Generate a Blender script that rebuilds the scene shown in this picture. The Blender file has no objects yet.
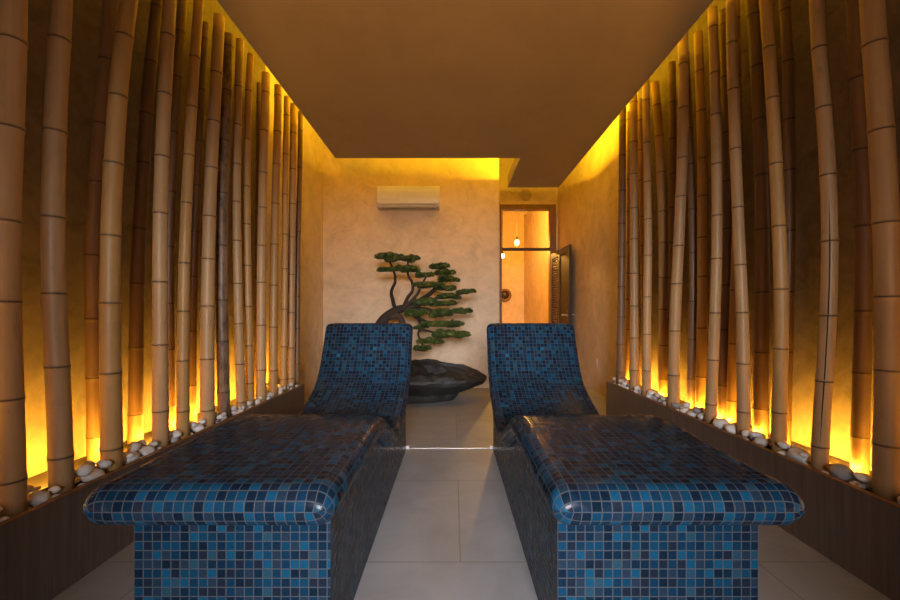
import bpy, bmesh, math, random
from mathutils import Vector, Matrix, noise

random.seed(7)
SC = bpy.context.scene
COL = SC.collection
F = 400.0                      # focal length in pixels of the 900 px frame
VX, VY = 453.0, 315.0          # where the room's long axis vanishes
HC = 1.0                       # camera height

# ------------------------------------------------------------------ camera
cd = bpy.data.cameras.new('camera'); cam = bpy.data.objects.new('camera', cd); COL.objects.link(cam)
cam.location = (0, 0, HC); cam.rotation_euler = (math.pi/2, 0, 0)
cd.sensor_width = 36; cd.lens = 16.0
cd.shift_x = -3/900; cd.shift_y = 15/900
cd.clip_start = 0.02
SC.camera = cam

# ------------------------------------------------------------------ world, exposure
wd = bpy.data.worlds.new('world'); SC.world = wd; wd.use_nodes = True
wd.node_tree.nodes['Background'].inputs[0].default_value = (0.5, 0.55, 0.65, 1)
wd.node_tree.nodes['Background'].inputs[1].default_value = 0.02
SC.view_settings.view_transform = 'Standard'
SC.view_settings.look = 'None'
SC.view_settings.gamma = 1.0
SC.view_settings.exposure = 0.0
SC.view_settings.use_curve_mapping = False
SC.cycles.use_denoising = True
SC.cycles.max_bounces = 10
SC.cycles.diffuse_bounces = 6
SC.cycles.sample_clamp_indirect = 4.0

# ------------------------------------------------------------------ large lights
def area(name, loc, rot, sx, sy, power, color):
    l = bpy.data.lights.new(name, 'AREA'); l.shape = 'RECTANGLE'; l.size = sx; l.size_y = sy
    l.energy = power; l.color = color
    o = bpy.data.objects.new(name, l); COL.objects.link(o); o.location = loc; o.rotation_euler = rot
    return o
# daylight from behind the camera, let in by an added, unseen entrance
area('daylight', (0.05, -5.0, 2.0), (math.radians(87), 0, 0), 2.9, 1.4, 1500, (0.97, 0.955, 1.0))
# unseen amber uplight added behind the camera to warm the dropped ceiling
area('added_ceiling_uplight', (0.06, -3.0, 0.96), (math.radians(180), 0, 0), .12, .6, 900, (1.0, 0.44, 0.035))
for x_, w_ in ((1.03, .50), (-1.22, .62)):       # cool fill added in two made-up windows, for near poles and tile glints
    area('added_window_fill', (x_, -1.10, 1.60), (math.radians(90), 0, 0), w_, .7, 4.0, (.74, .86, 1.0))
# lamps of the corridor beyond the far door
area('corridor_lamp', (1.2, 7.40, 3.15), (math.radians(62), 0, 0), 1.0, 0.3, 150, (1.0, 0.44, 0.045))
LED_PLANTER = 860.0
LED_COVE_FAR, LED_COVE_BONSAI, LED_COVE_DOOR = 740.0, 34.0, 90.0

# ------------------------------------------------------------------ helpers
def put(name, verts, faces, m, parent=None, uvs=None, smooth=False, attr=None):
    me = bpy.data.meshes.new(name); me.from_pydata([tuple(v) for v in verts], [], faces)
    if uvs is not None:
        ul = me.uv_layers.new(name='UVMap')
        for li, uv in enumerate(uvs): ul.data[li].uv = uv
    if attr is not None:
        a = me.attributes.new(attr[0], 'FLOAT', 'POINT')
        for i, v in enumerate(attr[1]): a.data[i].value = v
    if smooth:
        me.polygons.foreach_set('use_smooth', [True]*len(me.polygons))
    if m: me.materials.append(m)
    me.update()
    o = bpy.data.objects.new(name, me); COL.objects.link(o)
    if parent: o.parent = parent
    return o

def tag(o, label, cat, group=None, kind=None):
    o['label'] = label; o['category'] = cat
    if group: o['group'] = group
    if kind: o['kind'] = kind
    return o
def struct(o): o['kind'] = 'structure'; return o
def empty(name, loc):
    o = bpy.data.objects.new(name, None); COL.objects.link(o); o.location = loc; o.empty_display_size = .1
    return o

class MB:
    """collects solids into one mesh"""
    def __init__(s): s.v = []; s.f = []
    def box(s, x0, x1, y0, y1, z0, z1, bevel=0.0):
        if bevel <= 0:
            b = len(s.v)
            s.v += [(x, y, z) for z in (z0, z1) for y in (y0, y1) for x in (x0, x1)]
            s.f += [tuple(b+i for i in q) for q in ((0,2,3,1),(4,5,7,6),(0,1,5,4),(2,6,7,3),(0,4,6,2),(1,3,7,5))]
        else:
            bm = bmesh.new(); bmesh.ops.create_cube(bm, size=1)
            for v in bm.verts:
                v.co = Vector(((x0+x1)/2+v.co.x*(x1-x0), (y0+y1)/2+v.co.y*(y1-y0), (z0+z1)/2+v.co.z*(z1-z0)))
            bmesh.ops.bevel(bm, geom=list(bm.edges), offset=bevel, segments=2, profile=.5, affect='EDGES')
            s.addbm(bm)
        return s
    def addbm(s, bm):
        b = len(s.v); bm.verts.index_update()
        s.v += [tuple(v.co) for v in bm.verts]
        s.f += [tuple(b+v.index for v in f.verts) for f in bm.faces]
        bm.free()
    def tube(s, pts, radii, n=10, caps=True):
        b = len(s.v); pts = [Vector(p) for p in pts]
        up = Vector((0.13, 0.97, 0.2)).normalized()
        for i, p in enumerate(pts):
            t = (pts[min(i+1, len(pts)-1)]-pts[max(i-1, 0)]).normalized()
            a = t.cross(up)
            if a.length < .05: a = t.cross(Vector((1, 0, 0)))
            a.normalize(); c = t.cross(a)
            for k in range(n):
                w = 2*math.pi*k/n
                s.v.append(tuple(p+(a*math.cos(w)+c*math.sin(w))*radii[i]))
        for i in range(len(pts)-1):
            for k in range(n):
                k2 = (k+1) % n
                s.f.append((b+i*n+k, b+(i+1)*n+k, b+(i+1)*n+k2, b+i*n+k2))
        if caps:
            s.f.append(tuple(b+k for k in range(n)))
            s.f.append(tuple(b+(len(pts)-1)*n+k for k in reversed(range(n))))
        return s
    def lathe(s, prof, c=(0, 0, 0), n=24, axis='z'):
        b = len(s.v)
        for r, h in prof:
            for k in range(n):
                w = 2*math.pi*k/n; p = (r*math.cos(w), r*math.sin(w), h)
                if axis == 'y': p = (p[0], p[2], p[1])
                s.v.append((c[0]+p[0], c[1]+p[1], c[2]+p[2]))
        for i in range(len(prof)-1):
            for k in range(n):
                k2 = (k+1) % n
                q = (b+i*n+k, b+i*n+k2, b+(i+1)*n+k2, b+(i+1)*n+k)
                s.f.append(q if axis == 'z' else q[::-1])
        return s
    def obj(s, name, m, parent=None, smooth=False):
        return put(name, s.v, s.f, m, parent, smooth=smooth)

def catmull(pts, per):
    out = []
    P = [Vector(p) for p in pts]; P = [2*P[0]-P[1]]+P+[2*P[-1]-P[-2]]
    for i in range(1, len(P)-2):
        a, b, c, d = P[i-1:i+3]
        for k in range(per):
            t = k/per
            out.append(.5*((2*b)+(c-a)*t+(2*a-5*b+4*c-d)*t*t+(3*b-a-3*c+d)*t**3))
    out.append(P[-2])
    return out

def px(x, y, d):
    """a point of the room at distance d that the photograph shows at (x, y)"""
    return Vector(((x-VX)*d/F, d, HC-(y-VY)*d/F))

# ------------------------------------------------------------------ materials
def mat(name):
    m = bpy.data.materials.new(name); m.use_nodes = True
    nt = m.node_tree; return m, nt, nt.nodes['Principled BSDF']
def N(nt, t, **kw):
    n = nt.nodes.new(t)
    for k, v in kw.items(): setattr(n, k, v)
    return n
def L(nt, a, b): nt.links.new(a, b)
def ramp(nt, fac, stops, mode='LINEAR'):
    r = N(nt, 'ShaderNodeValToRGB'); r.color_ramp.interpolation = mode
    e = r.color_ramp.elements
    while len(e) < len(stops): e.new(0.5)
    for el, (p, c) in zip(e, stops): el.position = p; el.color = (*c, 1)
    if fac is not None: L(nt, fac, r.inputs[0])
    return r
def mixc(nt, fac, a, b, blend='MIX'):
    n = N(nt, 'ShaderNodeMix', data_type='RGBA', blend_type=blend)
    for s, v in ((n.inputs[0], fac), (n.inputs[6], a), (n.inputs[7], b)):
        if hasattr(v, 'links'): L(nt, v, s)
        elif isinstance(v, (int, float)): s.default_value = v
        else: s.default_value = (*v, 1)
    return n.outputs[2]
def math_(nt, op, a, b=None, c=None):
    n = N(nt, 'ShaderNodeMath', operation=op)
    for i, v in enumerate((a, b, c)):
        if v is None: continue
        if hasattr(v, 'links'): L(nt, v, n.inputs[i])
        else: n.inputs[i].default_value = v
    return n.outputs[0]
def coords(nt, which='Object', scale=(1, 1, 1)):
    tc = N(nt, 'ShaderNodeTexCoord'); mp = N(nt, 'ShaderNodeMapping'); mp.inputs['Scale'].default_value = scale
    L(nt, tc.outputs[which], mp.inputs[0]); return mp.outputs[0]
def noisetex(nt, vec, scale, detail=4, rough=.55, dist=0.0):
    n = N(nt, 'ShaderNodeTexNoise'); L(nt, vec, n.inputs['Vector'])
    n.inputs['Scale'].default_value = scale; n.inputs['Detail'].default_value = detail
    n.inputs['Roughness'].default_value = rough; n.inputs['Distortion'].default_value = dist
    return n.outputs['Fac']
def bump(nt, bs, h, strength, dist=.01):
    b = N(nt, 'ShaderNodeBump'); b.inputs['Strength'].default_value = strength; b.inputs['Distance'].default_value = dist
    L(nt, h, b.inputs['Height']); L(nt, b.outputs[0], bs.inputs['Normal'])
def plain(name, c, rough=.5, metal=0.0, spec=.5):
    m, nt, bs = mat(name)
    bs.inputs['Roughness'].default_value = rough; bs.inputs['Metallic'].default_value = metal
    bs.inputs['Specular IOR Level'].default_value = spec
    v = coords(nt); n = noisetex(nt, v, 14)
    L(nt, mixc(nt, n, tuple(x*.9 for x in c), tuple(min(1, x*1.08) for x in c)), bs.inputs['Base Color'])
    return m
def glow(name, c, s):
    m, nt, bs = mat(name)
    bs.inputs['Base Color'].default_value = (.05, .05, .05, 1)
    bs.inputs['Emission Color'].default_value = (*c, 1); bs.inputs['Emission Strength'].default_value = s
    return m

def plaster(name, base, contrast=.16, scale=2.6, rough=.62):
    m, nt, bs = mat(name); v = coords(nt)
    n1 = noisetex(nt, v, scale, 6, .6, 1.6); n2 = noisetex(nt, v, scale*4.5, 4, .6, .8)
    f = math_(nt, 'ADD', math_(nt, 'MULTIPLY', n1, .7), math_(nt, 'MULTIPLY', n2, .3))
    lo = tuple(x*(1-contrast*1.3) for x in base); hi = tuple(x*(1+contrast) for x in base)
    r = ramp(nt, f, [(.33, lo), (.5, base), (.66, hi)])
    L(nt, r.outputs[0], bs.inputs['Base Color']); bs.inputs['Roughness'].default_value = rough
    bs.inputs['Specular IOR Level'].default_value = .3
    n3 = noisetex(nt, v, 34, 5, .6, .4)
    bump(nt, bs, n3, .12, .008); return m

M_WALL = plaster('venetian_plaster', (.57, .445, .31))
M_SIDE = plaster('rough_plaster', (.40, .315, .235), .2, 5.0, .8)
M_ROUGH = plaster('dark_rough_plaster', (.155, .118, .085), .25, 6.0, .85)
M_CEIL = plaster('ceiling_paint', (.40, .32, .235), .05, 1.2, .75)
M_UPPER = plaster('upper_ceiling_paint', (.36, .29, .2), .05, 1.2, .8)

def floor_mat():
    m, nt, bs = mat('porcelain_floor_tile'); v = coords(nt)
    br = N(nt, 'ShaderNodeTexBrick'); br.offset = .5
    mp = N(nt, 'ShaderNodeMapping'); mp.inputs['Location'].default_value = (.37, -.02, 0)
    L(nt, v, mp.inputs[0]); L(nt, mp.outputs[0], br.inputs['Vector'])
    br.inputs['Scale'].default_value = 1; br.inputs['Brick Width'].default_value = .8; br.inputs['Row Height'].default_value = .8
    br.inputs['Mortar Size'].default_value = .003; br.inputs['Mortar Smooth'].default_value = .2
    n1 = noisetex(nt, v, 3.2, 6, .62, .7); n2 = noisetex(nt, v, 42, 3)
    r = ramp(nt, n1, [(.3, (.20, .203, .213)), (.7, (.28, .283, .295))])
    c = mixc(nt, math_(nt, 'MULTIPLY', n2, .3), r.outputs[0], (.26, .245, .225))
    c = mixc(nt, br.outputs['Fac'], c, (.16, .145, .13))
    L(nt, c, bs.inputs['Base Color']); bs.inputs['Roughness'].default_value = .48
    bump(nt, bs, math_(nt, 'SUBTRACT', 1, br.outputs['Fac']), .25, .004)
    return m
M_FLOOR = floor_mat()

def wood_mat(name, dark, light, scale=(60, 60, 2.2), rough=.5):
    m, nt, bs = mat(name); v = coords(nt, 'Object', scale)
    n = noisetex(nt, v, 1.0, 5, .6, .5)
    r = ramp(nt, n, [(.3, dark), (.7, light)])
    L(nt, r.outputs[0], bs.inputs['Base Color']); bs.inputs['Roughness'].default_value = rough
    bump(nt, bs, n, .08, .003); return m
M_PANEL = wood_mat('planter_laminate', (.085, .062, .05), (.15, .11, .09))
M_FRAME = wood_mat('door_wood', (.13, .06, .022), (.22, .105, .04))
M_DARKWOOD = wood_mat('dark_door_wood', (.018, .010, .006), (.036, .02, .011))

PITCH = .0262
def mosaic_mat():
    m, nt, bs = mat('blue_glass_mosaic')
    uv = coords(nt, 'UV', (1/PITCH, 1/PITCH, 1))
    fl = N(nt, 'ShaderNodeVectorMath', operation='FLOOR'); L(nt, uv, fl.inputs[0])
    fr = N(nt, 'ShaderNodeVectorMath', operation='FRACTION'); L(nt, uv, fr.inputs[0])
    wn = N(nt, 'ShaderNodeTexWhiteNoise', noise_dimensions='3D'); L(nt, fl.outputs[0], wn.inputs['Vector'])
    sp = N(nt, 'ShaderNodeSeparateColor'); L(nt, wn.outputs['Color'], sp.inputs[0])
    cl = noisetex(nt, fl.outputs[0], .16, 2)
    f = math_(nt, 'ADD', math_(nt, 'MULTIPLY', wn.outputs['Value'], .80), math_(nt, 'MULTIPLY', math_(nt, 'SUBTRACT', cl, .5), .7))
    f = math_(nt, 'ADD', f, .09)
    r = ramp(nt, f, [(0, (.003, .005, .010)), (.18, (.008, .008, .013)), (.27, (.003, .010, .022)), (.42, (.003, .019, .042)), (.55, (.003, .031, .064)),
                     (.64, (.012, .020, .034)), (.76, (.004, .050, .100)), (.87, (.014, .044, .066)), (.955, (.005, .095, .19))], 'CONSTANT')
    # mottled glass inside a tile
    n = noisetex(nt, uv, 2.2, 3, .6)
    col = mixc(nt, math_(nt, 'MULTIPLY', n, .55), r.outputs[0], (.006, .022, .045))
    sx = N(nt, 'ShaderNodeSeparateXYZ'); L(nt, fr.outputs[0], sx.inputs[0])
    dx = math_(nt, 'ABSOLUTE', math_(nt, 'SUBTRACT', sx.outputs[0], .5))
    dy = math_(nt, 'ABSOLUTE', math_(nt, 'SUBTRACT', sx.outputs[1], .5))
    dm = math_(nt, 'MAXIMUM', dx, dy)
    mr = N(nt, 'ShaderNodeMapRange', interpolation_type='SMOOTHSTEP'); L(nt, dm, mr.inputs[0])
    mr.inputs[1].default_value = .425; mr.inputs[2].default_value = .462
    g = mr.outputs[0]
    L(nt, mixc(nt, g, col, (.040, .048, .060)), bs.inputs['Base Color'])
    rr = math_(nt, 'ADD', math_(nt, 'MULTIPLY', sp.outputs[1], .16), .14)
    rg = math_(nt, 'MAXIMUM', rr, math_(nt, 'MULTIPLY', g, .85))
    L(nt, rg, bs.inputs['Roughness'])
    # each tile lies a little tilted and pillowed, the grout sits low
    tilt = math_(nt, 'ADD', math_(nt, 'MULTIPLY', math_(nt, 'SUBTRACT', sp.outputs[0], .5), sx.outputs[0]),
                 math_(nt, 'MULTIPLY', math_(nt, 'SUBTRACT', sp.outputs[2], .5), sx.outputs[1]))
    h = math_(nt, 'SUBTRACT', math_(nt, 'MULTIPLY', tilt, .25), math_(nt, 'MULTIPLY', g, .6))
    bs.inputs['Specular IOR Level'].default_value = .07
    bump(nt, bs, h, .3, .0022)
    return m
M_MOSAIC = mosaic_mat()

def bamboo_mat(name, c1, c2, cnode, mottled=0.0):
    m, nt, bs = mat(name)
    v = coords(nt, 'Object', (45, 45, 1.3)); n = noisetex(nt, v, 1.0, 5, .6)
    v2 = coords(nt, 'Object', (5, 5, 2.2)); n2 = noisetex(nt, v2, 1.0, 4, .6)
    oi = N(nt, 'ShaderNodeObjectInfo')
    f = math_(nt, 'ADD', math_(nt, 'MULTIPLY', n, .45), math_(nt, 'ADD', math_(nt, 'MULTIPLY', n2, .45), math_(nt, 'MULTIPLY', oi.outputs['Random'], .2)))
    r = ramp(nt, f, [(.36, c1), (.72, c2)])
    c = r.outputs[0]
    v3 = coords(nt, 'Object', (26, 26, 9)); n3 = noisetex(nt, v3, 1.0, 4, .7)
    sp = ramp(nt, n3, [(.60-.12*mottled, (0, 0, 0)), (.72-.1*mottled, (1, 1, 1))])
    c = mixc(nt, math_(nt, 'MULTIPLY', sp.outputs[0], .35+.4*mottled), c, tuple(x*.45 for x in c1))
    at = N(nt, 'ShaderNodeAttribute', attribute_name='node')
    c = mixc(nt, at.outputs['Fac'], c, cnode)
    L(nt, c, bs.inputs['Base Color']); bs.inputs['Roughness'].default_value = .42
    bs.inputs['Specular IOR Level'].default_value = .4
    bump(nt, bs, n, .1, .002); return m
M_BAM = {
    'tan': bamboo_mat('dried_tan_bamboo', (.34, .195, .08), (.52, .32, .145), (.07, .035, .016)),
    'golden': bamboo_mat('golden_bamboo', (.34, .185, .06), (.53, .305, .105), (.08, .038, .014)),
    'brown': bamboo_mat('brown_bamboo', (.13, .068, .032), (.22, .125, .06), (.04, .02, .01)),
    'mottled': bamboo_mat('mottled_brown_bamboo', (.11, .06, .035), (.30, .19, .11), (.05, .025, .012), 1.0),
}
M_CRACK = plain('bamboo_crack', (.012, .008, .005), .9)

def stone_mat(name, a, b, scale=6, rough=.55):
    m, nt, bs = mat(name); v = coords(nt); oi = N(nt, 'ShaderNodeObjectInfo')
    n = noisetex(nt, v, scale, 6, .6, .5)
    f = math_(nt, 'ADD', math_(nt, 'MULTIPLY', n, .6), math_(nt, 'MULTIPLY', oi.outputs['Random'], .4))
    r = ramp(nt, f, [(.3, a), (.7, b)])
    L(nt, r.outputs[0], bs.inputs['Base Color']); bs.inputs['Roughness'].default_value = rough
    bump(nt, bs, n, .25, .01); return m
M_PEBBLE = stone_mat('white_pebble', (.55, .52, .48), (.86, .84, .80), 9, .45)
M_GREYPEB = stone_mat('grey_pebble', (.22, .21, .20), (.42, .41, .40), 12, .6)
M_GRAVEL = stone_mat('planter_gravel', (.04, .028, .018), (.085, .062, .042), 60, .9)
M_ROCK = stone_mat('dark_slate', (.005, .0045, .0045), (.022, .02, .0185), 9, .6)
M_BARK = stone_mat('bark', (.018, .010, .006), (.055, .032, .02), 22, .85)
M_WHITE = plain('white_plastic', (.56, .54, .56), .3)
M_GREY = plain('grey_plastic', (.25, .23, .22), .4)
M_METAL = plain('brushed_metal', (.55, .54, .52), .42, 1.0)
M_BLACK = plain('black_plastic', (.015, .014, .013), .35)

def foliage_mat():
    m, nt, bs = mat('pine_needles'); v = coords(nt); n = noisetex(nt, v, 16, 3)
    r = ramp(nt, n, [(.3, (.018, .038, .007)), (.5, (.05, .078, .012)), (.7, (.15, .145, .018))])
    L(nt, r.outputs[0], bs.inputs['Base Color']); bs.inputs['Roughness'].default_value = .55
    return m
M_LEAF = foliage_mat()
AMBER = (1.0, .48, .04); COVE = (1.0, .60, .015)
M_LED = glow('amber_led', AMBER, LED_PLANTER)
M_LEDF = glow('amber_cove_led_far', COVE, LED_COVE_FAR)
M_LEDL = glow('amber_cove_led_bonsai_side', COVE, LED_COVE_BONSAI)
M_LEDR = glow('amber_cove_led_door_side', COVE, LED_COVE_DOOR)
M_LEDN = glow('amber_cove_led_recess', COVE, LED_COVE_FAR*3)
M_LEDC = glow('corridor_led', AMBER, 14)
M_LAMP = glow('warm_lamp', (1.0, .72, .36), 26)
def glass_mat():
    m, nt, bs = mat('clear_glass')
    bs.inputs['Base Color'].default_value = (.96, .95, .93, 1); bs.inputs['Roughness'].default_value = .02
    bs.inputs['Transmission Weight'].default_value = 1.0; bs.inputs['IOR'].default_value = 1.02
    return m
M_GLASS = glass_mat()

# ------------------------------------------------------------------ room shell
XL, XR = -1.78, 1.86           # side walls
YB, YF, YD = -0.95, 5.48, 7.08 # front wall with added entrance, bonsai wall, door wall
XB = .63                       # outer corner of the bonsai wall
ZD, ZU = 2.60, 3.80            # dropped ceiling, true ceiling
T = .14
struct(MB().box(XL-T, XR+.4, YB-T, 11.0, -.1, 0).obj('floor', M_FLOOR))
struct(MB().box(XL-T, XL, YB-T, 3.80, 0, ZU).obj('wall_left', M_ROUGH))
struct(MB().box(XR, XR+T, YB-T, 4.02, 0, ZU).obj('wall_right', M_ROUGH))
struct(MB().box(XL-T, XL, 3.80, YD+T, 0, ZU).obj('wall_left_end', M_WALL))
struct(MB().box(XR, XR+T, 4.02, YD+T, 0, ZU).obj('wall_right_end', M_WALL))
struct(MB().box(XL, XB, YF, YD+T, 0, ZU).obj('wall_back', M_WALL))
DX0, DX1, DZ = .83, 1.82, 2.955
struct(MB().box(XB, DX0, YD, YD+T, 0, ZU).box(DX1, XR, YD, YD+T, 0, ZU).box(DX0, DX1, YD, YD+T, DZ, ZU).obj('wall_door', M_WALL))
struct(MB().box(XL, -1.55, YB-T, YB, 0, ZU).box(1.3, XR, YB-T, YB, 0, ZU).box(-1.55, 1.3, YB-T, YB, 1.88, ZU).box(-.9, -.42, YB-T, YB, 0, 1.88).box(.5, .76, YB-T, YB, 0, 1.88).box(-1.55, -.9, YB-T, YB, 0, 1.3).box(.76, 1.3, YB-T, YB, 0, 1.3).box(-1.6, -.85, YB-T-.05, YB-T-.03, 1.2, 1.95).box(.7, 1.35, YB-T-.05, YB-T-.03, 1.2, 1.95).obj('wall_front', M_SIDE))  # entrance and window openings added to shape the light, backing panels block daylight
# corridor beyond the door
struct(MB().box(1.92, 1.92+T, YD+T, 10.8, 0, ZU).obj('wall_corridor_right', M_WALL))
struct(MB().box(.3, 1.92, 10.8, 10.94, 0, ZU).obj('wall_corridor_back', M_WALL))
struct(MB().box(.3-T, .3, YD+T, 10.94, 0, ZU).obj('wall_corridor_left', M_WALL))
struct(MB().box(XL-T, XR+.4, YB-T, 11.0, ZU, ZU+.1).obj('ceiling', M_UPPER))
# dropped ceiling with a narrow tongue towards the door, a low lip round its open edges
XC0, XC1, XN, YC, YN = -1.20, 1.325, .685, 4.08, 5.02
dm = MB()
poly = [(XC0, YB), (XC1, YB), (XC1, YN), (XN, YN), (XN, YC), (XC0, YC)]
dv = [(x, y, ZD) for x, y in poly]+[(x, y, ZD+.10) for x, y in poly]
dm.v = dv; dm.f = [(5, 4, 3, 2, 1, 0), (6, 7, 8, 9, 10, 11)]+[(i, (i+1) % 6, 6+(i+1) % 6, 6+i) for i in range(6)]
dm.box(XC0, XC0+.012, YB, YC, ZD+.10, ZD+.15).box(XC0+.012, XN, YC-.012, YC, ZD+.10, ZD+.15)
dm.box(XN, XN+.012, YC-.012, YN, ZD+.10, ZD+.15).box(XN+.012, XC1, YN-.012, YN, ZD+.10, ZD+.15).box(XC1-.012, XC1, YB, YN-.012, ZD+.10, ZD+.15)
struct(dm.obj('ceiling_dropped', M_CEIL))

def strip(name, x0, x1, y0, y1, z, m, label, rise=.012):
    """a flat LED tape on a thin carrier, glowing upwards"""
    r = empty(name, ((x0+x1)/2, (y0+y1)/2, z))
    c = MB().box(x0-r.location.x, x1-r.location.x, y0-r.location.y, y1-r.location.y, 0, rise).obj('carrier', M_GREY, r)
    n = max(1, int(max(x1-x0, y1-y0)/.25)); v = []; f = []
    for i in range(n):
        b = len(v)
        if y1-y0 > x1-x0: a0, a1, b0, b1 = x0, x1, y0+(y1-y0)*i/n, y0+(y1-y0)*(i+1)/n
        else: a0, a1, b0, b1 = x0+(x1-x0)*i/n, x0+(x1-x0)*(i+1)/n, y0, y1
        for q in ((a0, b0), (a1, b0), (a1, b1), (a0, b1)):
            v.append((q[0]-r.location.x, q[1]-r.location.y, rise+.0015))
        f.append((b, b+1, b+2, b+3))
    put('light_tape', v, f, m, r)
    tag(r, label, 'LED strip', 'amber light strips')
zc = ZD+.10
strip('led_strip', XC0+.10, XC0+.125, YB+.05, YC-.13, zc, M_LEDL, 'amber light strip hidden on the ceiling edge above the bonsai-side bamboo', .03)
strip('led_strip', XC1-.125, XC1-.10, YB+.05, YN-.13, zc, M_LEDR, 'amber light strip hidden on the ceiling edge above the door-side bamboo', .03)
strip('led_strip', XC0+.15, XN-.02, YC-.125, YC-.10, zc, M_LEDF, 'amber light strip hidden on the ceiling edge facing the air conditioner', .036)
strip('led_strip', XN+.10, XN+.125, YC-.05, YN-.15, zc, M_LEDR, 'amber light strip hidden on the short ceiling edge near the recess', .03)
strip('led_strip', XN+.125, XC1-.125, YN-.125, YN-.10, zc, M_LEDN, 'amber light strip hidden on the ceiling edge facing the glass door', .026)

# ------------------------------------------------------------------ planters
def planter(sgn, xf, xw, y0, y1, ztop, side):
    r = empty('planter', (xf, (y0+y1)/2, 0)); ox, oy = xf, (y0+y1)/2
    a, b = sorted((xf, xf+sgn*.022))
    MB().box(a-ox, b-ox, y0-oy, y1-oy, 0, ztop-.006).obj('front_panel', M_PANEL, r)
    MB().box(a-ox-.0015, b-ox+.0015, y0-oy, y1-oy+.001, ztop-.006, ztop, .0012).obj('rim', M_FRAME, r)
    a, b = sorted((xf+sgn*.022, xw-sgn*.002))
    MB().box(a-ox, b-ox, y1-oy-.022, y1-oy, 0, ztop).obj('end_panel', M_PANEL, r)
    # gravel surface inside, gently uneven
    nx, ny = 8, 90; v = []; f = []
    for j in range(ny+1):
        for i in range(nx+1):
            x = a+(b-a)*i/nx; y = y0+(y1-.022-y0)*j/ny
            z = ztop-.028+.002*noise.noise(Vector((x*9, y*9, 3)))
            v.append((x-ox, y-oy, z))
    for j in range(ny):
        for i in range(nx):
            k = j*(nx+1)+i; f.append((k, k+1, k+nx+2, k+nx+1))
    g = put('gravel_bed', v, f, M_GRAVEL, r, smooth=True); g['kind'] = 'stuff'
    tag(r, f'long brown wood-grain planter box on the {side} side, with bamboo and pebbles in it', 'planter', 'bamboo planters')
ZPL, ZPR = .345, .338
YL1, YR1 = 3.80, 4.02
planter(-1, -1.41, XL, YB+.01, YL1, ZPL, 'bonsai')
planter(+1, 1.54, XR, YB+.01, YR1, ZPR, 'door')
def wall_washer(x, sgn, y0, y1, z, label):
    """an upright LED profile among the stones, its open side turned to the wall"""
    r = empty('led_strip', (x, (y0+y1)/2, z)); h = (y1-y0)/2
    a, b = sorted((0, -sgn*.003))
    MB().box(a, b, -h, h, 0, .024).box(*sorted((0, sgn*.010)), -h, h, 0, .003).obj('profile', M_GREY, r)
    n = 24; v = []; f = []
    for i in range(n):
        k = len(v); p, q = -h+2*h*i/n, -h+2*h*(i+1)/n
        v += [(sgn*.0015, p, .008), (sgn*.0015, q, .008), (sgn*.0015, q, .020), (sgn*.0015, p, .020)]
        f.append((k, k+1, k+2, k+3))
    put('light_tape', v, f, M_LED, r)
    tag(r, label, 'LED strip', 'amber light strips')
wall_washer(-1.547, -1, YB+.1, YL1-.05, ZPL-.025, 'amber light strip among the pebbles behind the bonsai-side front bamboo')
wall_washer(1.679, 1, YB+.1, YR1-.05, ZPR-.025, 'amber light strip among the pebbles behind the door-side front bamboo')

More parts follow.
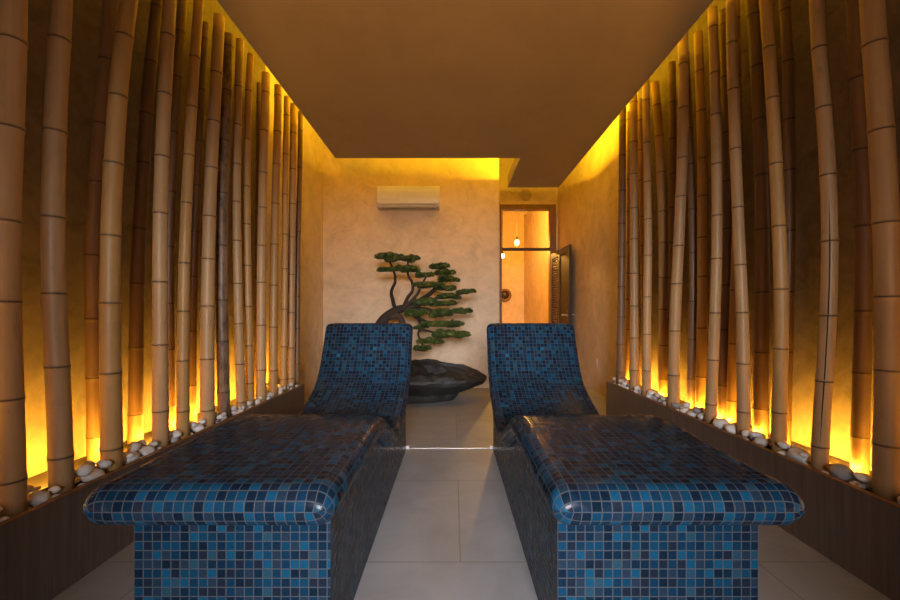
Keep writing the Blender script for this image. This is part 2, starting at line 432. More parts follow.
# ------------------------------------------------------------------ tiled loungers
def lounger(x0, x1, bx0, bx1, yoff, label):
    cx = (x0+x1)/2; r = empty('tiled_lounger', (cx, 2.0+yoff, 0)); W = (x1-x0)/2; R = .054
    prof = [(1.00, .560), (1.22, .562), (1.42, .568), (1.60, .575), (1.74, .566), (1.87, .528), (2.0, .466), (2.12, .412),
            (2.25, .387), (2.38, .402), (2.52, .448), (2.66, .510), (2.75, .568), (2.815, .652), (2.87, .755), (2.925, .875), (2.965, .958)]
    cv = catmull([(0, y, z) for y, z in prof], 8)
    cum = [0]
    for a, b in zip(cv, cv[1:]): cum.append(cum[-1]+(b-a).length)
    LT = cum[-1]
    def at(s):
        for i in range(len(cv)-1):
            if s <= cum[i+1] or i == len(cv)-2:
                t = (s-cum[i])/(cum[i+1]-cum[i]); p = cv[i].lerp(cv[i+1], t)
                a = cv[max(i-1, 0)]; b = cv[min(i+2, len(cv)-1)]; tg = (b-a).normalized()
                return p, Vector((0, -tg.z, tg.y))
    st = []
    for k in range(9):
        ph = math.pi/2*k/8; st.append((R*(1-math.cos(ph)), ph*R))
    n = 110
    for k in range(1, n): st.append((R+(LT-2*R)*k/n, R*math.pi/2+(LT-2*R)*k/n))
    for k in range(8, -1, -1):
        ph = math.pi/2*k/8; st.append((LT-R*(1-math.cos(ph)), R*math.pi/2*2+(LT-2*R)-ph*R))
    RC = .042; NA = 8; NF = 6
    verts = []; uvw = []; ring = None
    for s, vv in st:
        e = min(s, LT-s)
        hh = R if e >= R else math.sqrt(max(0, R*R-(R-e)**2))
        w = W if e >= RC else W-(RC-math.sqrt(max(0, RC*RC-(RC-e)**2)))
        p, nn = at(s); c = p-nn*R
        row = []                               # (x, height, |u|, upper half?)
        ku = round(((W-R)+R*math.pi/2)/PITCH)*PITCH/((W-R)+R*math.pi/2)
        for i in range(NF): row.append((-(w-R)+2*(w-R)*i/NF, hh))
        for i in range(2*NA+1):
            th = math.pi/2-math.pi*i/(2*NA); row.append((w-R+R*math.cos(th), hh*math.sin(th)))
        for i in range(1, NF): row.append((w-R-2*(w-R)*i/NF, -hh))
        for i in range(2*NA+1):
            th = -math.pi/2-math.pi*i/(2*NA); row.append((-(w-R)+R*math.cos(th), hh*math.sin(th)))
        ring = len(row)
        for i, (x, h) in enumerate(row):
            ax = abs(x); sg = 1 if x >= 0 else -1
            u = ax if ax <= w-R else (w-R)+R*math.asin(min(1, (ax-(w-R))/R))
            q = c+nn*h; verts.append((x, q.y-2.0, q.z)); uvw.append((sg*u*ku, vv))
    full = None
    faces = []; uvs = []
    for j in range(len(st)-1):
        for i in range(ring):
            i2 = (i+1) % ring
            ids = (j*ring+i, j*ring+i2, (j+1)*ring+i2, (j+1)*ring+i)
            faces.append(ids)
            # the upper side runs in one sheet over the nose; the underside mirrors it
            under_ = NF+NA <= i < NF+2*NA+1+(NF-1)+NA
            for q in ids:
                u, vv = uvw[q]; uvs.append((u+40*PITCH, (-vv if under_ else vv)+200*PITCH))
    put('reclining_top', verts, faces, M_MOSAIC, r, uvs, smooth=True)
    # plinth following the underside
    yf, yb = 1.14, 2.955
    under = []
    for k in range(61):
        s = LT*k/60; p, nn = at(s); c = p-nn*(R*1.0); under.append((c.y, c.z))
    under = [q for q in under if yf < q[0] < yb]
    zi = lambda y: next((a[1]+(b[1]-a[1])*(y-a[0])/(b[0]-a[0]) for a, b in zip(under, under[1:]) if a[0] <= y <= b[0]), under[0][1] if y < under[0][0] else under[-1][1])
    ys = [yf+(yb-yf)*k/70 for k in range(71)]
    v = []; f = []; uv = []
    a0, a1 = bx0-cx, bx1-cx
    for y in ys:
        z = zi(y)
        v += [(a0, y-2, 0), (a0, y-2, z), (a1, y-2, z), (a1, y-2, 0)]
    def face(ids, kind):
        f.append(ids)
        for q in ids:
            x, y, z = v[q]; uv.append(((x-a0 if kind == 'x' else y+2-yf)+7*PITCH*(1 if kind == 'x' else 9), z+.012))
    for j in range(len(ys)-1):
        b = 4*j
        face((b, b+4, b+5, b+1), 'y'); face((b+1, b+5, b+6, b+2), 'x'); face((b+3, b+2, b+6, b+7), 'y'); face((b, b+3, b+7, b+4), 'x')
    face((0, 1, 2, 3), 'x'); e = 4*(len(ys)-1); face((e, e+3, e+2, e+1), 'x')
    put('plinth', v, f, M_MOSAIC, r, uv)
    tag(r, label, 'lounger', 'blue tiled loungers')
lounger(-.950, -.300, -.909, -.349, 0, 'blue mosaic-tiled reclining lounger in front of the bonsai and its slate basin')
lounger(.251, .904, .298, .869, 0, 'blue mosaic-tiled reclining lounger in front of the glass door')

# metal threshold between the loungers
t = empty('threshold_strip', (-.02, 3.0, 0))
MB().box(-.325, .312, -.007, .007, 0, .004, .001).obj('bar', M_METAL, t)
for x in (-.318, .305): MB().box(x-.012, x+.012, -.02, .02, 0, .02, .003).obj('end_clip', M_WHITE, t)
tag(t, 'thin shiny metal strip across the floor between the lounger heads', 'threshold')

# ------------------------------------------------------------------ bamboo
def pole(row, X, pts, w, kind, topy=None, zb=.315, crack=None, ztop=2.95):
    pl = []
    for x, y in pts:
        d = F*X/(x-VX); pl.append((HC-(y-VY)*d/F, d))
    pl.sort()
    s0 = F/pl[len(pl)//2][1]; xm = pts[len(pts)//2][0]-VX; rad = w/2/s0*F/math.hypot(F, xm)
    if topy is not None:
        d = pl[-1][1]; ztop = HC-(topy-VY)*d/F
    ztop = max(2.8, min(3.0, ztop))
    def dz(z):
        if z <= pl[0][0]: return pl[0][1]
        if z >= pl[-1][0]:
            a, b = pl[-2], pl[-1]; sl = (b[1]-a[1])/(b[0]-a[0]) if b[0]-a[0] > .25 else 0
            return b[1]+sl*min(z-b[0], .5)
        for a, b in zip(pl, pl[1:]):
            if z <= b[0]: return a[1]+(b[1]-a[1])*(z-a[0])/(b[0]-a[0])
    sm = lambda z: sum(dz(z+o) for o in (-.24, -.16, -.08, 0, .08, .16, .24))/7
    # stations: plain wall of the culm plus a swollen ring and its dark groove at every node
    zs = []; z = zb+random.uniform(.06, .26); nodes = []
    while z < ztop-.06: nodes.append(z); z += random.uniform(.26, .36)
    k = zb
    while k < ztop-.02:
        zs.append((k, 0, 1.0)); k += .07
    zs.append((ztop, 0, 1.0))
    zs = [q for q in zs if all(abs(q[0]-n) > .03 for n in nodes)]
    for n in nodes:
        zs += [(n-.022, 0, 1.0), (n-.007, 0, 1.03), (n-.0045, .25, 1.07), (n-.002, .95, 1.05), (n+.001, .95, 1.035),
               (n+.004, .3, 1.075), (n+.009, 0, 1.055), (n+.02, 0, 1.0)]
    zs.sort()
    nseg = 18; v = []; f = []; at = []
    bx, by = X, sm(zb)
    ph = random.random()*6
    sweep = random.uniform(-.004, .004)
    for z, a, k in zs:
        t = (z-zb)/(ztop-zb); r = rad*TAPER(t)*k
        cx = X+sweep*math.sin(z*2+ph); cy = sm(z)
        for i in range(nseg):
            th = 2*math.pi*i/nseg
            v.append((cx+r*math.cos(th)-bx, cy+r*math.sin(th)-by, z-zb)); at.append(a)
    nr = len(zs)
    for j in range(nr-1):
        for i in range(nseg):
            i2 = (i+1) % nseg; f.append((j*nseg+i, j*nseg+i2, (j+1)*nseg+i2, (j+1)*nseg+i))
    # hollow sawn end
    b = len(v); base = (nr-1)*nseg
    for q, dz_ in ((.74, 0), (.72, -.07)):
        for i in range(nseg):
            p = Vector(v[base+i]); c = Vector((X+sweep*math.sin(ztop*2+ph)-bx, sm(ztop)-by, ztop-zb))
            p = c+(p-c)*q; v.append((p.x, p.y, p.z+dz_)); at.append(0 if dz_ == 0 else .6)
    for i in range(nseg):
        i2 = (i+1) % nseg
        f.append((base+i, base+i2, b+i2, b+i)); f.append((b+i, b+i2, b+nseg+i2, b+nseg+i))
    f.append(tuple(b+nseg+i for i in range(nseg))); f.append(tuple(reversed(range(nseg))))
    o = put('bamboo_pole', v, f, M_BAM[kind], None, smooth=True, attr=('node', at))
    o.location = (bx, by, zb)
    if crack:                                    # an open split along the culm
        z0, z1, ang = crack; cvv = []; cf = []
        K = 30
        for j in range(K+1):
            z = z0+(z1-z0)*j/K; hw = .07*min(1, 6*min(j, K-j)/K)+.004
            t = (z-zb)/(ztop-zb); r = rad*TAPER(t)*1.004
            kk = min((abs(z-n) for n in nodes), default=1); r *= 1.06 if kk < .02 else 1.0
            for q in (-hw, 0, hw):
                th = ang+q
                cvv.append((X+sweep*math.sin(z*2+ph)+r*math.cos(th)-bx, sm(z)+r*math.sin(th)-by, z-zb))
            for q in (hw, 0, -hw):
                th = ang+q; r2 = r*.94
                cvv.append((X+sweep*math.sin(z*2+ph)+r2*math.cos(th)-bx, sm(z)+r2*math.sin(th)-by, z-zb))
        for j in range(K):
            for q in range(6):
                q2 = (q+1) % 6; cf.append((j*6+q, j*6+q2, (j+1)*6+q2, (j+1)*6+q))
        c = put('crack', cvv, cf, M_CRACK, o); c['label'] = 'dark open split'
    POLES.append((bx, by, rad*1.13))
    return o
POLES = []
TAPER = lambda t: 1.16-.30*t+.10*t*t        # culms thicken towards the root
LFX, LBX, RFX, RBX = -1.487, -1.655, 1.617, 1.735
left = [
 ('f', [(12,500),(8,350),(4,250),(12,50),(13,0)], 31, 'tan', None, None),
 ('f', [(62,495),(57,380),(52,250),(55,130),(59,50),(64,0)], 24, 'tan', None, None),
 ('b', [(98,450),(95,330),(94,250),(99,150),(107,50),(111,0)], 18, 'brown', None, None),
 ('f', [(112,467),(110,350),(110,250),(115,130),(122,50),(129,0)], 20, 'golden', None, None),
 ('b', [(135,435),(136,300),(138,240),(143,180),(147,100),(153,50),(158,0)], 13.5, 'brown', None, None),
 ('f', [(161,442),(160,350),(159,250),(160.5,180),(164,100),(168,40),(171,0)], 15, 'tan', None, None),
 ('b', [(169,420),(168,330),(169,250),(173,150),(176,100),(181,20)], 11, 'brown', None, None),
 ('f', [(183,432),(183,350),(184.5,250),(187.5,180),(192,100),(196,40),(199,0)], 11.5, 'golden', None, None),
 ('b', [(192,415),(192,330),(194,250),(199,130),(204,50)], 9, 'brown', None, None),
 ('f', [(207.5,420),(207,330),(208.5,250),(210.5,180),(215,100),(219,25)], 13, 'tan', 16, None),
 ('f', [(224,413),(222,330),(222,250),(223,180),(227,100),(228.5,45)], 11.5, 'mottled', 35, None),
 ('f', [(241,407),(238,320),(237,250),(236.5,180),(238.5,100),(240,50)], 9, 'tan', 40, None),
 ('f', [(250,403),(248,320),(247,250),(247,180),(248.5,100),(250.5,64)], 7.6, 'golden', 54, None),
 ('b', [(256.5,390),(257,300),(258,200),(259,90)], 5, 'brown', 83, None),
 ('f', [(261,396),(261,320),(261,250),(263,180),(265,100),(266.5,82)], 9, 'tan', 74, (.5, 1.75, -2.45)),
 ('f', [(273.5,389),(274,300),(274.5,250),(275.5,180),(277.5,120),(278,95)], 8, 'golden', 86, None),
 ('f', [(283.5,384),(284.5,300),(284.8,250),(285,180),(286.5,120),(287,105)], 6, 'golden', 97, None),
 ('f', [(291,381),(291.5,300),(291.5,250),(292.5,180),(293.5,115)], 7.2, 'tan', 104, None),
 ('f', [(297,378),(298,300),(298,250),(299.5,180),(300,120)], 5.2, 'brown', 112, None),
]
right = [
 ('f', [(620,380),(621.5,300),(622,200),(622.5,118)], 7.4, 'brown', 108, None),
 ('b', [(628.5,378),(628.5,300),(629,200),(629.5,118)], 5, 'golden', 112, None),
 ('f', [(634,387),(634,300),(634,200),(633.5,105)], 8.4, 'tan', 95, None),
 ('b', [(646,383),(644,300),(641.5,200),(640,105)], 6, 'golden', 93, None),
 ('f', [(646.5,390),(647,300),(648,240),(647,140),(646,90)], 8.2, 'tan', 78, None),
 ('b', [(663.5,393),(663.8,330),(663.5,240),(661,180),(658,120),(654,78)], 9.2, 'golden', 70, None),
 ('b', [(672,397),(673,300),(673,200),(672,110),(671.5,60)], 8.5, 'brown', 50, None),
 ('f', [(673.5,403),(676,300),(679,240),(682,150),(683,100),(683,40)], 11.2, 'tan', 30, None),
 ('b', [(690.5,400),(692.5,300),(692.5,240),(690.5,150),(686.5,60)], 7.6, 'brown', None, None),
 ('b', [(700.5,408),(702.5,340),(703,240),(702,150),(699,70),(697.5,30)], 10, 'golden', 20, None),
 ('f', [(710,417),(713,350),(715,300),(717,240),(717,150),(715,60),(713,18)], 10.8, 'tan', 8, None),
 ('b', [(722.5,412),(725,330),(728,250),(727,150),(724,30)], 10, 'brown', None, None),
 ('f', [(743,432),(743,350),(742,300),(739,235),(735,120),(732,60),(731,0)], 12, 'tan', None, None),
 ('b', [(732,415),(734,320),(736,250),(737,150),(736,50)], 9.5, 'golden', None, None),
 ('b', [(761,427),(761,350),(763,250),(761,150),(756,50),(752,0)], 14.5, 'brown', None, None),
 ('f', [(778,447),(781,360),(782,300),(780.5,250),(778,200),(773,100),(769,50),(765,0)], 14, 'golden', None, None),
 ('b', [(784,435),(787,350),(789,250),(790,200),(788,50),(784,0)], 12, 'brown', None, None),
 ('f', [(819,462),(824,400),(829,320),(831,250),(829.5,200),(823,100),(818,50),(815,0)], 17, 'tan', None, (.42, 1.5, 3.95)),
 ('b', [(859,473),(861,400),(864,300),(864,200),(858,100),(854,0)], 17.5, 'brown', None, None),
 ('f', [(886,497),(889,400),(889,300),(887,240),(880,100),(876,50),(870,0)], 28, 'tan', None, None),
]
ORD = ['first', 'second', 'third', 'fourth', 'fifth', 'sixth', 'seventh', 'eighth', 'ninth', 'tenth', 'eleventh', 'twelfth', 'thirteenth', 'fourteenth', 'fifteenth']
WORD = {'tan': 'tan', 'golden': 'golden', 'brown': 'dark brown', 'mottled': 'mottled brown'}
def plant(lst, fx, bx, side, zb, near_first):
    order = lst if near_first else lst[::-1]
    cnt = {'f': 0, 'b': 0}
    for row, pts, w, kind, top, crack in order:
        thick = w/abs(pts[len(pts)//2][0]-VX)
        size = 'thick' if thick > .058 else ('slim' if thick < .040 else 'medium')
        o = pole(row, fx if row == 'f' else bx, pts, w, kind, top, zb, crack)
        rw = 'front' if row == 'f' else 'rear'
        extra = ' split' if crack else ''
        o['label'] = f'{size}{extra} {WORD[kind]} bamboo pole, {ORD[cnt[row]]} from the near end of the {side}-side {rw} row'
        o['category'] = 'bamboo pole'; o['group'] = f'bamboo poles in the {side}-side planter'
        cnt[row] += 1
plant(left, LFX, LBX, 'bonsai', ZPL-.0255, True)
plant(right, RFX, RBX, 'door', ZPR-.0245, False)

# ------------------------------------------------------------------ pebbles
def pebble_mesh(seed, sx, sy, sz):
    bm = bmesh.new(); bmesh.ops.create_icosphere(bm, subdivisions=3, radius=1)
    for v in bm.verts:
        d = v.co.normalized()
        k = 1+.17*noise.noise(d*1.2+Vector((seed*3.1, seed, 0)))+.07*noise.noise(d*2.6+Vector((seed, 7, 1)))
        v.co = Vector((d.x*sx*k, d.y*sy*k, d.z*sz*k))
    me = bpy.data.meshes.new('pebble'); bm.to_mesh(me); bm.free()
    me.polygons.foreach_set('use_smooth', [True]*len(me.polygons)); return me
PM = [pebble_mesh(i+1, 1.0, random.uniform(.66, .9), random.uniform(.48, .72)) for i in range(9)]
PG = []
for me in PM[:3]:
    c = me.copy(); c.materials.append(M_GREYPEB); PG.append(c)
for me in PM: me.materials.append(M_PEBBLE)
from mathutils.bvhtree import BVHTree
DONE = []; TREES = []
def pebble(x, y, zbed, s, lim, me, tilt=.3, rise=.0):
    """lays a stone on the gravel, or on the stones below it; None where there is no room"""
    R = Matrix.Rotation(random.uniform(0, 6.28), 3, 'Z') @ Matrix.Rotation(random.uniform(-tilt, tilt), 3, 'X') @ Matrix.Rotation(random.uniform(-tilt, tilt), 3, 'Y')
    co = [R @ (v.co*s) for v in me.vertices]
    lo = min(c.z for c in co); x0 = x+min(c.x for c in co); x1 = x+max(c.x for c in co)
    if x0 < lim[0] or x1 > lim[1]: return None
    for bx, by, r in POLES:
        if abs(by-y) < r+s and any((x+c.x-bx)**2+(y+c.y-by)**2 < (r*1.10+.002)**2 for c in co): return None
    near = [t for t in TREES if (t[0]-x)**2+(t[1]-y)**2 < (t[2]+s*1.25)**2]
    polys = [tuple(p.vertices) for p in me.polygons]
    z = zbed-lo
    top = z+rise
    while True:
        T_ = BVHTree.FromPolygons([c+Vector((x, y, z)) for c in co], polys)
        if not any(T_.overlap(t[3]) for t in near): break
        z += .004
        if z > top: return None
    TREES.append((x, y, s*1.25, T_))
    o = bpy.data.objects.new('pebble', me); COL.objects.link(o)
    o.scale = (s, s, s); o.rotation_euler = R.to_euler(); o.location = (x, y, z); return o
def fill(sgn, xf, xw, y1, ztop, side, special):
    g = f'white pebbles in the {side}-side planter'
    zb = ztop-.0255; mid = -1.547 if sgn < 0 else 1.679
    strips = [sorted((xf+sgn*.0245, mid-sgn*.0045)), sorted((mid+sgn*.115, xw-sgn*.004))]; lim = strips[0]
    for (pxx, s, lab, grey, mi) in special:
        me = (PG if grey else PM)[mi]
        for k in range(60):
            X = xf+sgn*(.026+s*.9+.0012*k); d = F*X/(pxx+random.uniform(-1, 1)*k*.12-VX)
            o = pebble(X, d, zb, s, lim, me, .15)
            if o: tag(o, lab, 'pebble', g); break
        else: print('no room for', lab)
    count = 0
    for s0, s1, tries, most in ((.036, .048, 2600, 44), (.025, .033, 3200, 88), (.015, .023, 4600, 148)):
        for _ in range(tries):
            if count >= most: break
            s = random.uniform(s0, s1)
            # mostly along the rim, where the photograph shows them
            x = random.uniform(lim[0]+s*.8, lim[1]-s*.8); y = 1.15+(y1-.04-1.15)*random.random()
            if y+s*1.2 > y1-.024: continue
            grey = random.random() < .05
            o = pebble(x, y, zb, s, lim, random.choice(PG if grey else PM), .3, .044 if s < .034 else .010)
            if not o: continue
            tag(o, f'{"small grey" if grey else "white"} pebble lying at the foot of the {side}-side bamboo', 'pebble', g)
            count += 1
    print(side, count, 'pebbles')
fill(-1, -1.41, XL, YL1, ZPL, 'bonsai', [
    (38, .040, 'rounded white pebble between the two nearest bonsai-side bamboo poles', False, 1),
    (92, .045, 'large flat white pebble just before the third bonsai-side front bamboo', False, 2),
    (147, .036, 'white pebble on the planter rim before the fourth bonsai-side front bamboo', False, 3),
])
fill(+1, 1.54, XR, YR1, ZPR, 'door', [
    (842, .052, 'large pale grey stone beside the second nearest door-side front bamboo', True, 1),
    (799, .052, 'large white stone between the second and third door-side front bamboo', False, 6),
    (722, .050, 'large white stone between the fourth and fifth door-side front bamboo', False, 7),
])

# ------------------------------------------------------------------ air conditioner
r = empty('air_conditioner', (-.595, YF, 2.43))
bm = MB(); W2 = .415
prof = [(0, 0), (-.13, .0), (-.165, .012), (-.19, .05), (-.198, .11), (-.196, .2), (-.185, .262), (-.16, .285), (0, .285)]
n = len(prof); xs = (-W2, -W2+.006, W2-.006, W2)
for i, x in enumerate(xs):
    k = .97 if i in (0, 3) else 1
    for y, z in prof: bm.v.append((x, y*k, .1425+(z-.1425)*k))
for j in range(3):
    for i in range(n):
        i2 = (i+1) % n; bm.f.append((j*n+i, (j+1)*n+i, (j+1)*n+i2, j*n+i2))
bm.f.append(tuple(range(n))); bm.f.append(tuple(3*n+i for i in reversed(range(n))))
bm.obj('housing', M_WHITE, r)
MB().box(-.355, .355, -.192, -.12, -.012, .006, .003).obj('louvre_flap', M_GREY, r)
MB().box(-.355, .33, -.197, -.19, .030, .034).obj('flap_gap', M_GREY, r)
MB().box(.34, .352, -.2, -.19, .02, .06).obj('panel_notch', M_GREY, r)
tag(r, 'white split air conditioner high on the plaster wall', 'air conditioner')

# round vent above the door, socket on the side wall
c = px(525.5, 195, YD); r = empty('wall_vent', c)
MB().lathe([(0, -.02), (.085, -.02), (.105, -.012), (.11, 0)], n=28, axis='y').obj('cover', M_SIDE, r, True)
MB().lathe([(.055, -.026), (.07, -.026), (.07, -.018), (.055, -.018), (.055, -.026)], n=28, axis='y').obj('ring', M_SIDE, r)
tag(r, 'round plaster-coloured vent on the wall above the glass door', 'vent')
d = F*XR/(596.5-VX); r = empty('wall_socket', (XR, d, HC-(363-VY)*d/F))
MB().box(-.01, 0, -.045, .045, -.06, .06, .003).obj('cover_plate', M_WALL, r)
MB().box(-.013, -.009, -.02, .02, -.025, .025, .002).obj('switch', M_WHITE, r)
tag(r, 'small wall switch low on the side wall past the planter', 'switch')

# ------------------------------------------------------------------ door
r = struct(empty('door_1', ((DX0+DX1)/2, YD, 0))); ox, oy = r.location.x, YD
fr = MB().box(DX0-ox, DX0-ox+.035, -.02, T, 0, DZ, .003).box(DX1-ox-.10, DX1-ox, -.02, T, 0, DZ, .003).box(DX0-ox+.035, DX1-ox-.10, -.02, T, DZ-.085, DZ, .003)
o = fr.obj('door_frame', M_FRAME, r)
MB().box(DX0-ox+.035, DX1-ox-.10, 0, .08, 2.145, 2.19, .003).obj('transom_bar', M_DARKWOOD, r)
MB().box(DX0-ox+.036, DX1-ox-.101, .05, .056, 2.19, DZ-.086).obj('transom_glass', M_GLASS, r)
# open leaf swung back along the side wall
hx, hy = 1.745, YD-.03
ex, ey = (570.5-VX)*6.05/F, 6.05
lr = struct(empty('door_2', (hx, hy, 0)))
vec = Vector((ex-hx, ey-hy, 0)); LW = vec.length; lr.rotation_euler = (0, 0, math.atan2(vec.y, vec.x))
lm = MB().box(0, .09, -.02, .02, .02, 2.07, .003).box(LW-.12, LW, -.02, .02, .02, 2.07, .003)
lm.box(.09, LW-.12, -.02, .02, .02, .2, .003).box(.09, LW-.12, -.02, .02, 1.97, 2.07, .003).box(.42, .50, -.02, .02, .2, 1.97, .003)
lm.obj('leaf_frame', M_DARKWOOD, lr)
sl = MB()
z = .215
while z < 1.955:
    sl.box(.09, .42, -.012, .012, z, z+.022, .002); z += .042
sl.obj('louvre_panel', M_FRAME, lr)
MB().box(.5, LW-.12, -.008, .008, .2, 1.97).obj('leaf_panel', M_DARKWOOD, lr)
h = MB().box(LW-.09, LW-.03, -.028, -.02, .90, 1.08, .002).box(LW-.09, LW-.03, .02, .028, .90, 1.08, .002)
h.obj('handle_plate', M_FRAME, lr)
MB().tube([(LW-.06, -.028, 1.0), (LW-.06, -.075, 1.0), (LW-.18, -.08, 1.0)], [.012, .012, .011], 8).tube([(LW-.06, .028, 1.0), (LW-.06, .075, 1.0), (LW-.18, .08, 1.0)], [.012, .012, .011], 8).obj('door_handle', M_METAL, lr)

# corridor fittings
def pendant(x, y, d, lab, rad=.05):
    p = px(x, y, d); r = empty('pendant_lamp', (p.x, p.y, ZU))
    z = p.z-ZU
    MB().tube([(0, 0, 0), (0, 0, z+.09)], [.006, .006], 6).obj('cord', M_BLACK, r)
    MB().lathe([(.0, z+.115), (.022, z+.11), (.026, z+.05), (.02, z+.045)], n=14).obj('lamp_holder', M_BLACK, r, True)
    MB().lathe([(.001, z-rad)]+[(rad*math.sin(a), z-rad*math.cos(a)) for a in [math.pi*k/10 for k in range(1, 9)]]+[(.016, z+.05)], n=16).obj('bulb', M_LAMP, r, True)
    tag(r, lab, 'lamp')
    return p
def pendant_beam(p, aim, power):
    l = bpy.data.lights.new('pendant_light', 'SPOT'); l.energy = power; l.color = (1.0, .50, .09); l.spot_size = math.radians(75); l.spot_blend = .6
    l.shadow_soft_size = .05
    o = bpy.data.objects.new('pendant_light', l); COL.objects.link(o); d = (Vector(aim)-p).normalized(); o.location = p+d*.12
    o.rotation_euler = d.to_track_quat('-Z', 'Y').to_euler()
lamp_at = pendant(517, 242, 8.6, 'lit pendant bulb on a long cord seen through the transom glass')
pendant_beam(lamp_at, (.3, 3.6, 0), 170)
pendant(502.5, 256, 9.6, 'lit pendant bulb half hidden by the door frame, below the transom bar')
w = px(505, 295, 10.76); r = empty('wall_ornament', w)
rg = MB(); K = 32
pts = [(math.cos(2*math.pi*k/K)*.14, 0, math.sin(2*math.pi*k/K)*.14) for k in range(K+1)]
rg.tube(pts, [.035]*(K+1), 8, False); rg.obj('ring', M_FRAME, r, True)
MB().lathe([(.0, -.004), (.11, -.004), (.115, .02)], n=28, axis='y').obj('disc', M_DARKWOOD, r, True)
tag(r, 'round brown ornament on the far corridor wall seen through the doorway', 'ornament')
strip('led_strip', 1.86, 1.89, YD+.5, 10.5, ZU-.2, M_LEDC, 'amber light strip along the corridor ceiling beyond the door')

# ------------------------------------------------------------------ slate basin
DB = 4.72
r = empty('slate_basin', (px(405, 395, DB).x, DB, 0)); ox = r.location.x
v = []; f = []; K = 96
levels = [(.56, 0.0, .02), (.60, .04, .02), (.62, .085, .015), (.66, .10, .012), (.76, .14, .02), (.88, .18, .02), (.96, .21, .018), (1.0, .245, .014), (.985, .27, .012), (.93, .295, .02), (.86, .325, .03), (.76, .36, .04), (.66, .385, .05), (.54, .41, .05), (.42, .43, .05), (.3, .44, .04), (.18, .445, .03)]
for li, (k, z, amp) in enumerate(levels):
    for i in range(K):
        th = 2*math.pi*i/K
        # long leaf-shaped outline with a pointed end towards the door
        rx = 1.0*(1+.0*math.cos(2*th)) if math.cos(th) > 0 else .80
        ry = .40*(1-.16*max(0, math.cos(th))**3)
        nz = noise.noise(Vector((math.cos(th)*2.2, math.sin(th)*2.2, z*6)))
        nz2 = noise.noise(Vector((math.cos(th)*6, math.sin(th)*6, z*15+4)))
        nz3 = noise.noise(Vector((math.cos(th)*15*k, math.sin(th)*9*k, z*30)))
        kk = k*(1+.07*nz+.035*nz2+.012*nz3)
        zz = z+amp*(nz2*1.2+nz3*.7) if li else 0
        if li >= 3:                           # the rim droops towards the tip
            zz -= .0*max(0, math.cos(th))
        v.append((kk*rx*math.cos(th), min(.50, kk*ry*math.sin(th)), zz))
for j in range(len(levels)-1):
    for i in range(K):
        i2 = (i+1) % K; f.append((j*K+i, j*K+i2, (j+1)*K+i2, (j+1)*K+i))
f.append(tuple(reversed(range(K)))); f.append(tuple((len(levels)-1)*K+i for i in range(K)))
BASIN = (list(v), list(f))
put('slate_body', v, f, M_ROCK, r, smooth=False)
tag(r, 'dark boat-shaped slate rock basin on the floor under the bonsai', 'rock')

# ------------------------------------------------------------------ bonsai
DT = 4.62
root = empty('bonsai_tree', (px(372, 300, DT).x, DT, .40)); R0 = root.location
def tp(zx, zy, dy=0.0):
    """zoom coordinates of the bonsai study to a point relative to the tree"""
    p = px(340+zx/3.333, 230+zy/3.333, DT+dy); return p-R0
dgr = BVHTree.FromPolygons([p+r.location for p in map(Vector, BASIN[0])], BASIN[1])
def rest(zx, dy, rad):
    p = tp(zx, 400, dy)+R0
    hs = [dgr.ray_cast(Vector((p.x+rad*i/3, p.y+rad*j/3, 2)), Vector((0, 0, -1)))[0] for i in range(-4, 5) for j in range(-4, 5)]
    z = max(h.z for h in hs if h)+.012
    return (zx, 0, dy, z)
def limb(name, pts, radii, parent):
    P = catmull([tp(*p) if len(p) == 3 else Vector((tp(*p[:3]).x, tp(*p[:3]).y, p[3]-R0.z)) for p in pts], 6)
    n = len(P); rr = [radii[0]+(radii[1]-radii[0])*(i/(n-1))**.8 for i in range(n)]
    if len(pts[0]) == 4: P[0] = P[0]; P[1] = Vector((P[0].x, P[0].y, P[1].z))
    P = [P[0]]+[p+Vector((noise.noise(p*11)*.008, noise.noise(p*11+Vector((9, 0, 0)))*.008, 0)) for p in P[1:]]
    return MB().tube(P, rr, 9).obj(name, M_BARK, parent, True)
limb('trunk', [rest(95, 0, .085), (105, 400, .0), (128, 330, 0), (155, 290, 0), (188, 268, 0), (225, 258, 0)], (.085, .042), root)
limb('root_arch', [rest(205, 0, .035), (210, 400, 0), (212, 335, -.02), (205, 300, -.03), (190, 285, -.03), (165, 292, -.03)], (.032, .035), root)
BR = [
 ([(186, 270, 0), (176, 235, -.02), (172, 205, -.02), (183, 170, 0), (180, 140, 0), (165, 105, .02)], (.026, .012)),
 ([(212, 262, 0), (222, 232, .03), (243, 200, .05), (240, 172, .05), (226, 150, .04), (226, 105, .04)], (.026, .011)),
 ([(206, 266, 0), (232, 242, -.05), (258, 215, -.06), (270, 190, -.06), (286, 158, -.05)], (.026, .011)),
 ([(222, 260, 0), (262, 238, .05), (300, 212, .08), (326, 182, .08), (338, 150, .08), (334, 130, .08)], (.036, .012)),
 ([(225, 258, 0), (270, 248, -.04), (320, 228, -.07), (372, 218, -.06), (412, 212, -.04)], (.028, .008)),
 ([(230, 258, 0), (280, 262, .05), (330, 272, .08), (395, 276, .08)], (.026, .009)),
 ([(228, 262, 0), (256, 290, -.06), (300, 310, -.1), (345, 318, -.1), (378, 298, -.08)], (.026, .009)),
 ([(235, 264, 0), (262, 292, .02), (266, 325, .02), (262, 350, .02), (276, 385, .02)], (.022, .010)),
 ([(262, 330, .02), (300, 338, .0), (340, 350, -.02), (372, 352, -.02)], (.016, .008)),
]
for p, q in BR: limb('branch', p, q, root)
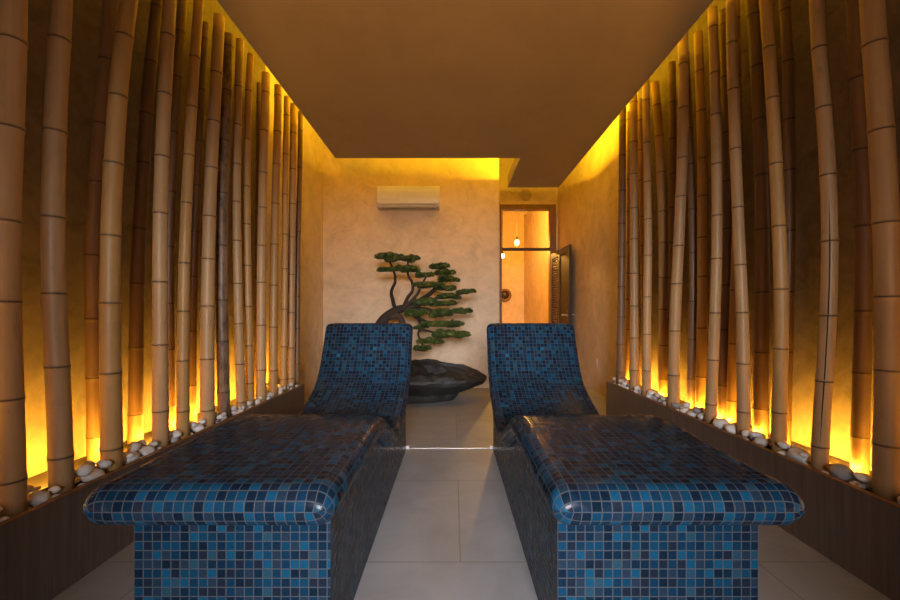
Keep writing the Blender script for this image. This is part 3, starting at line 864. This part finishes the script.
PADS = [(157,92,42,18,.02),(230,97,37,13,.04),(150,133,32,9,-.02),(225,130,38,16,.0),(330,124,36,13,.08),(352,142,30,12,.04),(285,152,33,10,-.05),
        (360,165,38,11,.06),(300,184,62,11,-.07),(350,196,34,11,.03),(417,207,30,10,-.04),(360,222,40,12,-.02),(290,245,46,17,-.06),(350,246,36,10,.04),
        (250,278,40,15,-.08),(335,278,38,19,-.03),(402,272,34,13,.06),(345,316,65,13,-.08),(365,350,58,17,-.03),(300,372,48,12,.02),(278,397,30,14,.0),(270,325,22,9,.03)]
rnd = random.Random(3)
for (zx, zy, hw, hh, dy) in PADS:
    c = tp(zx, zy, dy); sc = (DT+dy)/F/3.333
    a, h = hw*sc*1.1, hh*sc*1.15; b = a*.75
    v = []; f = []
    # a pad is a handful of cushions of needles side by side
    nc = max(4, int(a*42)); cush = [(0, 0, 0, .55)]
    for k in range(nc):
        th = 6.283*k/nc+rnd.uniform(-.3, .3); q = rnd.uniform(.42, .74)
        cush.append((q*math.cos(th), q*math.sin(th), rnd.uniform(-.35, .2), rnd.uniform(.30, .46)))
    for (ux, uy, uz, ur) in cush:
        cc = c+Vector((ux*a, uy*b, uz*h)); ra = ur*a*.95; rh = h*rnd.uniform(.62, .85)
        bm = bmesh.new(); bmesh.ops.create_icosphere(bm, subdivisions=2, radius=1)
        b0 = len(v); bm.verts.index_update()
        for q in bm.verts:
            lump = .82+.3*noise.noise(q.co*2+Vector((zx+ux*5, zy+uy*5, 0)))
            v.append(cc+Vector((q.co.x*ra*lump, q.co.y*ra*lump, q.co.z*rh*lump*(.9 if q.co.z > 0 else .55))))
        f += [tuple(b0+q.index for q in fc.verts) for fc in bm.faces]; bm.free()
        for k in range(int(30+ra*900)):
            d_ = Vector((rnd.gauss(0, 1), rnd.gauss(0, 1), rnd.gauss(.35, .9))).normalized()
            p = cc+Vector((d_.x*ra*.85, d_.y*ra*.85, d_.z*rh*(.78 if d_.z > 0 else .45)))
            nrm = Vector((d_.x*.8, d_.y*.8, max(d_.z, -.3)+.35)).normalized()
            for s in range(6):           # a tuft of flat needles
                dr = (nrm+Vector((rnd.uniform(-.8, .8), rnd.uniform(-.8, .8), rnd.uniform(-.4, .6)))).normalized()
                sd = dr.cross(Vector((rnd.uniform(-1, 1), rnd.uniform(-1, 1), rnd.uniform(-1, 1)))).normalized()
                ln = rnd.uniform(.016, .030); w_ = .0032; bi = len(v); p2 = p-dr*.004
                v += [p2-sd*w_, p2+sd*w_, p2+dr*ln*.6+sd*w_*1.2, p2+dr*ln, p2+dr*ln*.6-sd*w_*1.2]
                f.append((bi, bi+1, bi+2, bi+3, bi+4))
    put('foliage_pad', v, f, M_LEAF, root)
tag(root, 'leaning bonsai pine with flat tiers of green needles against the plaster wall', 'bonsai tree')
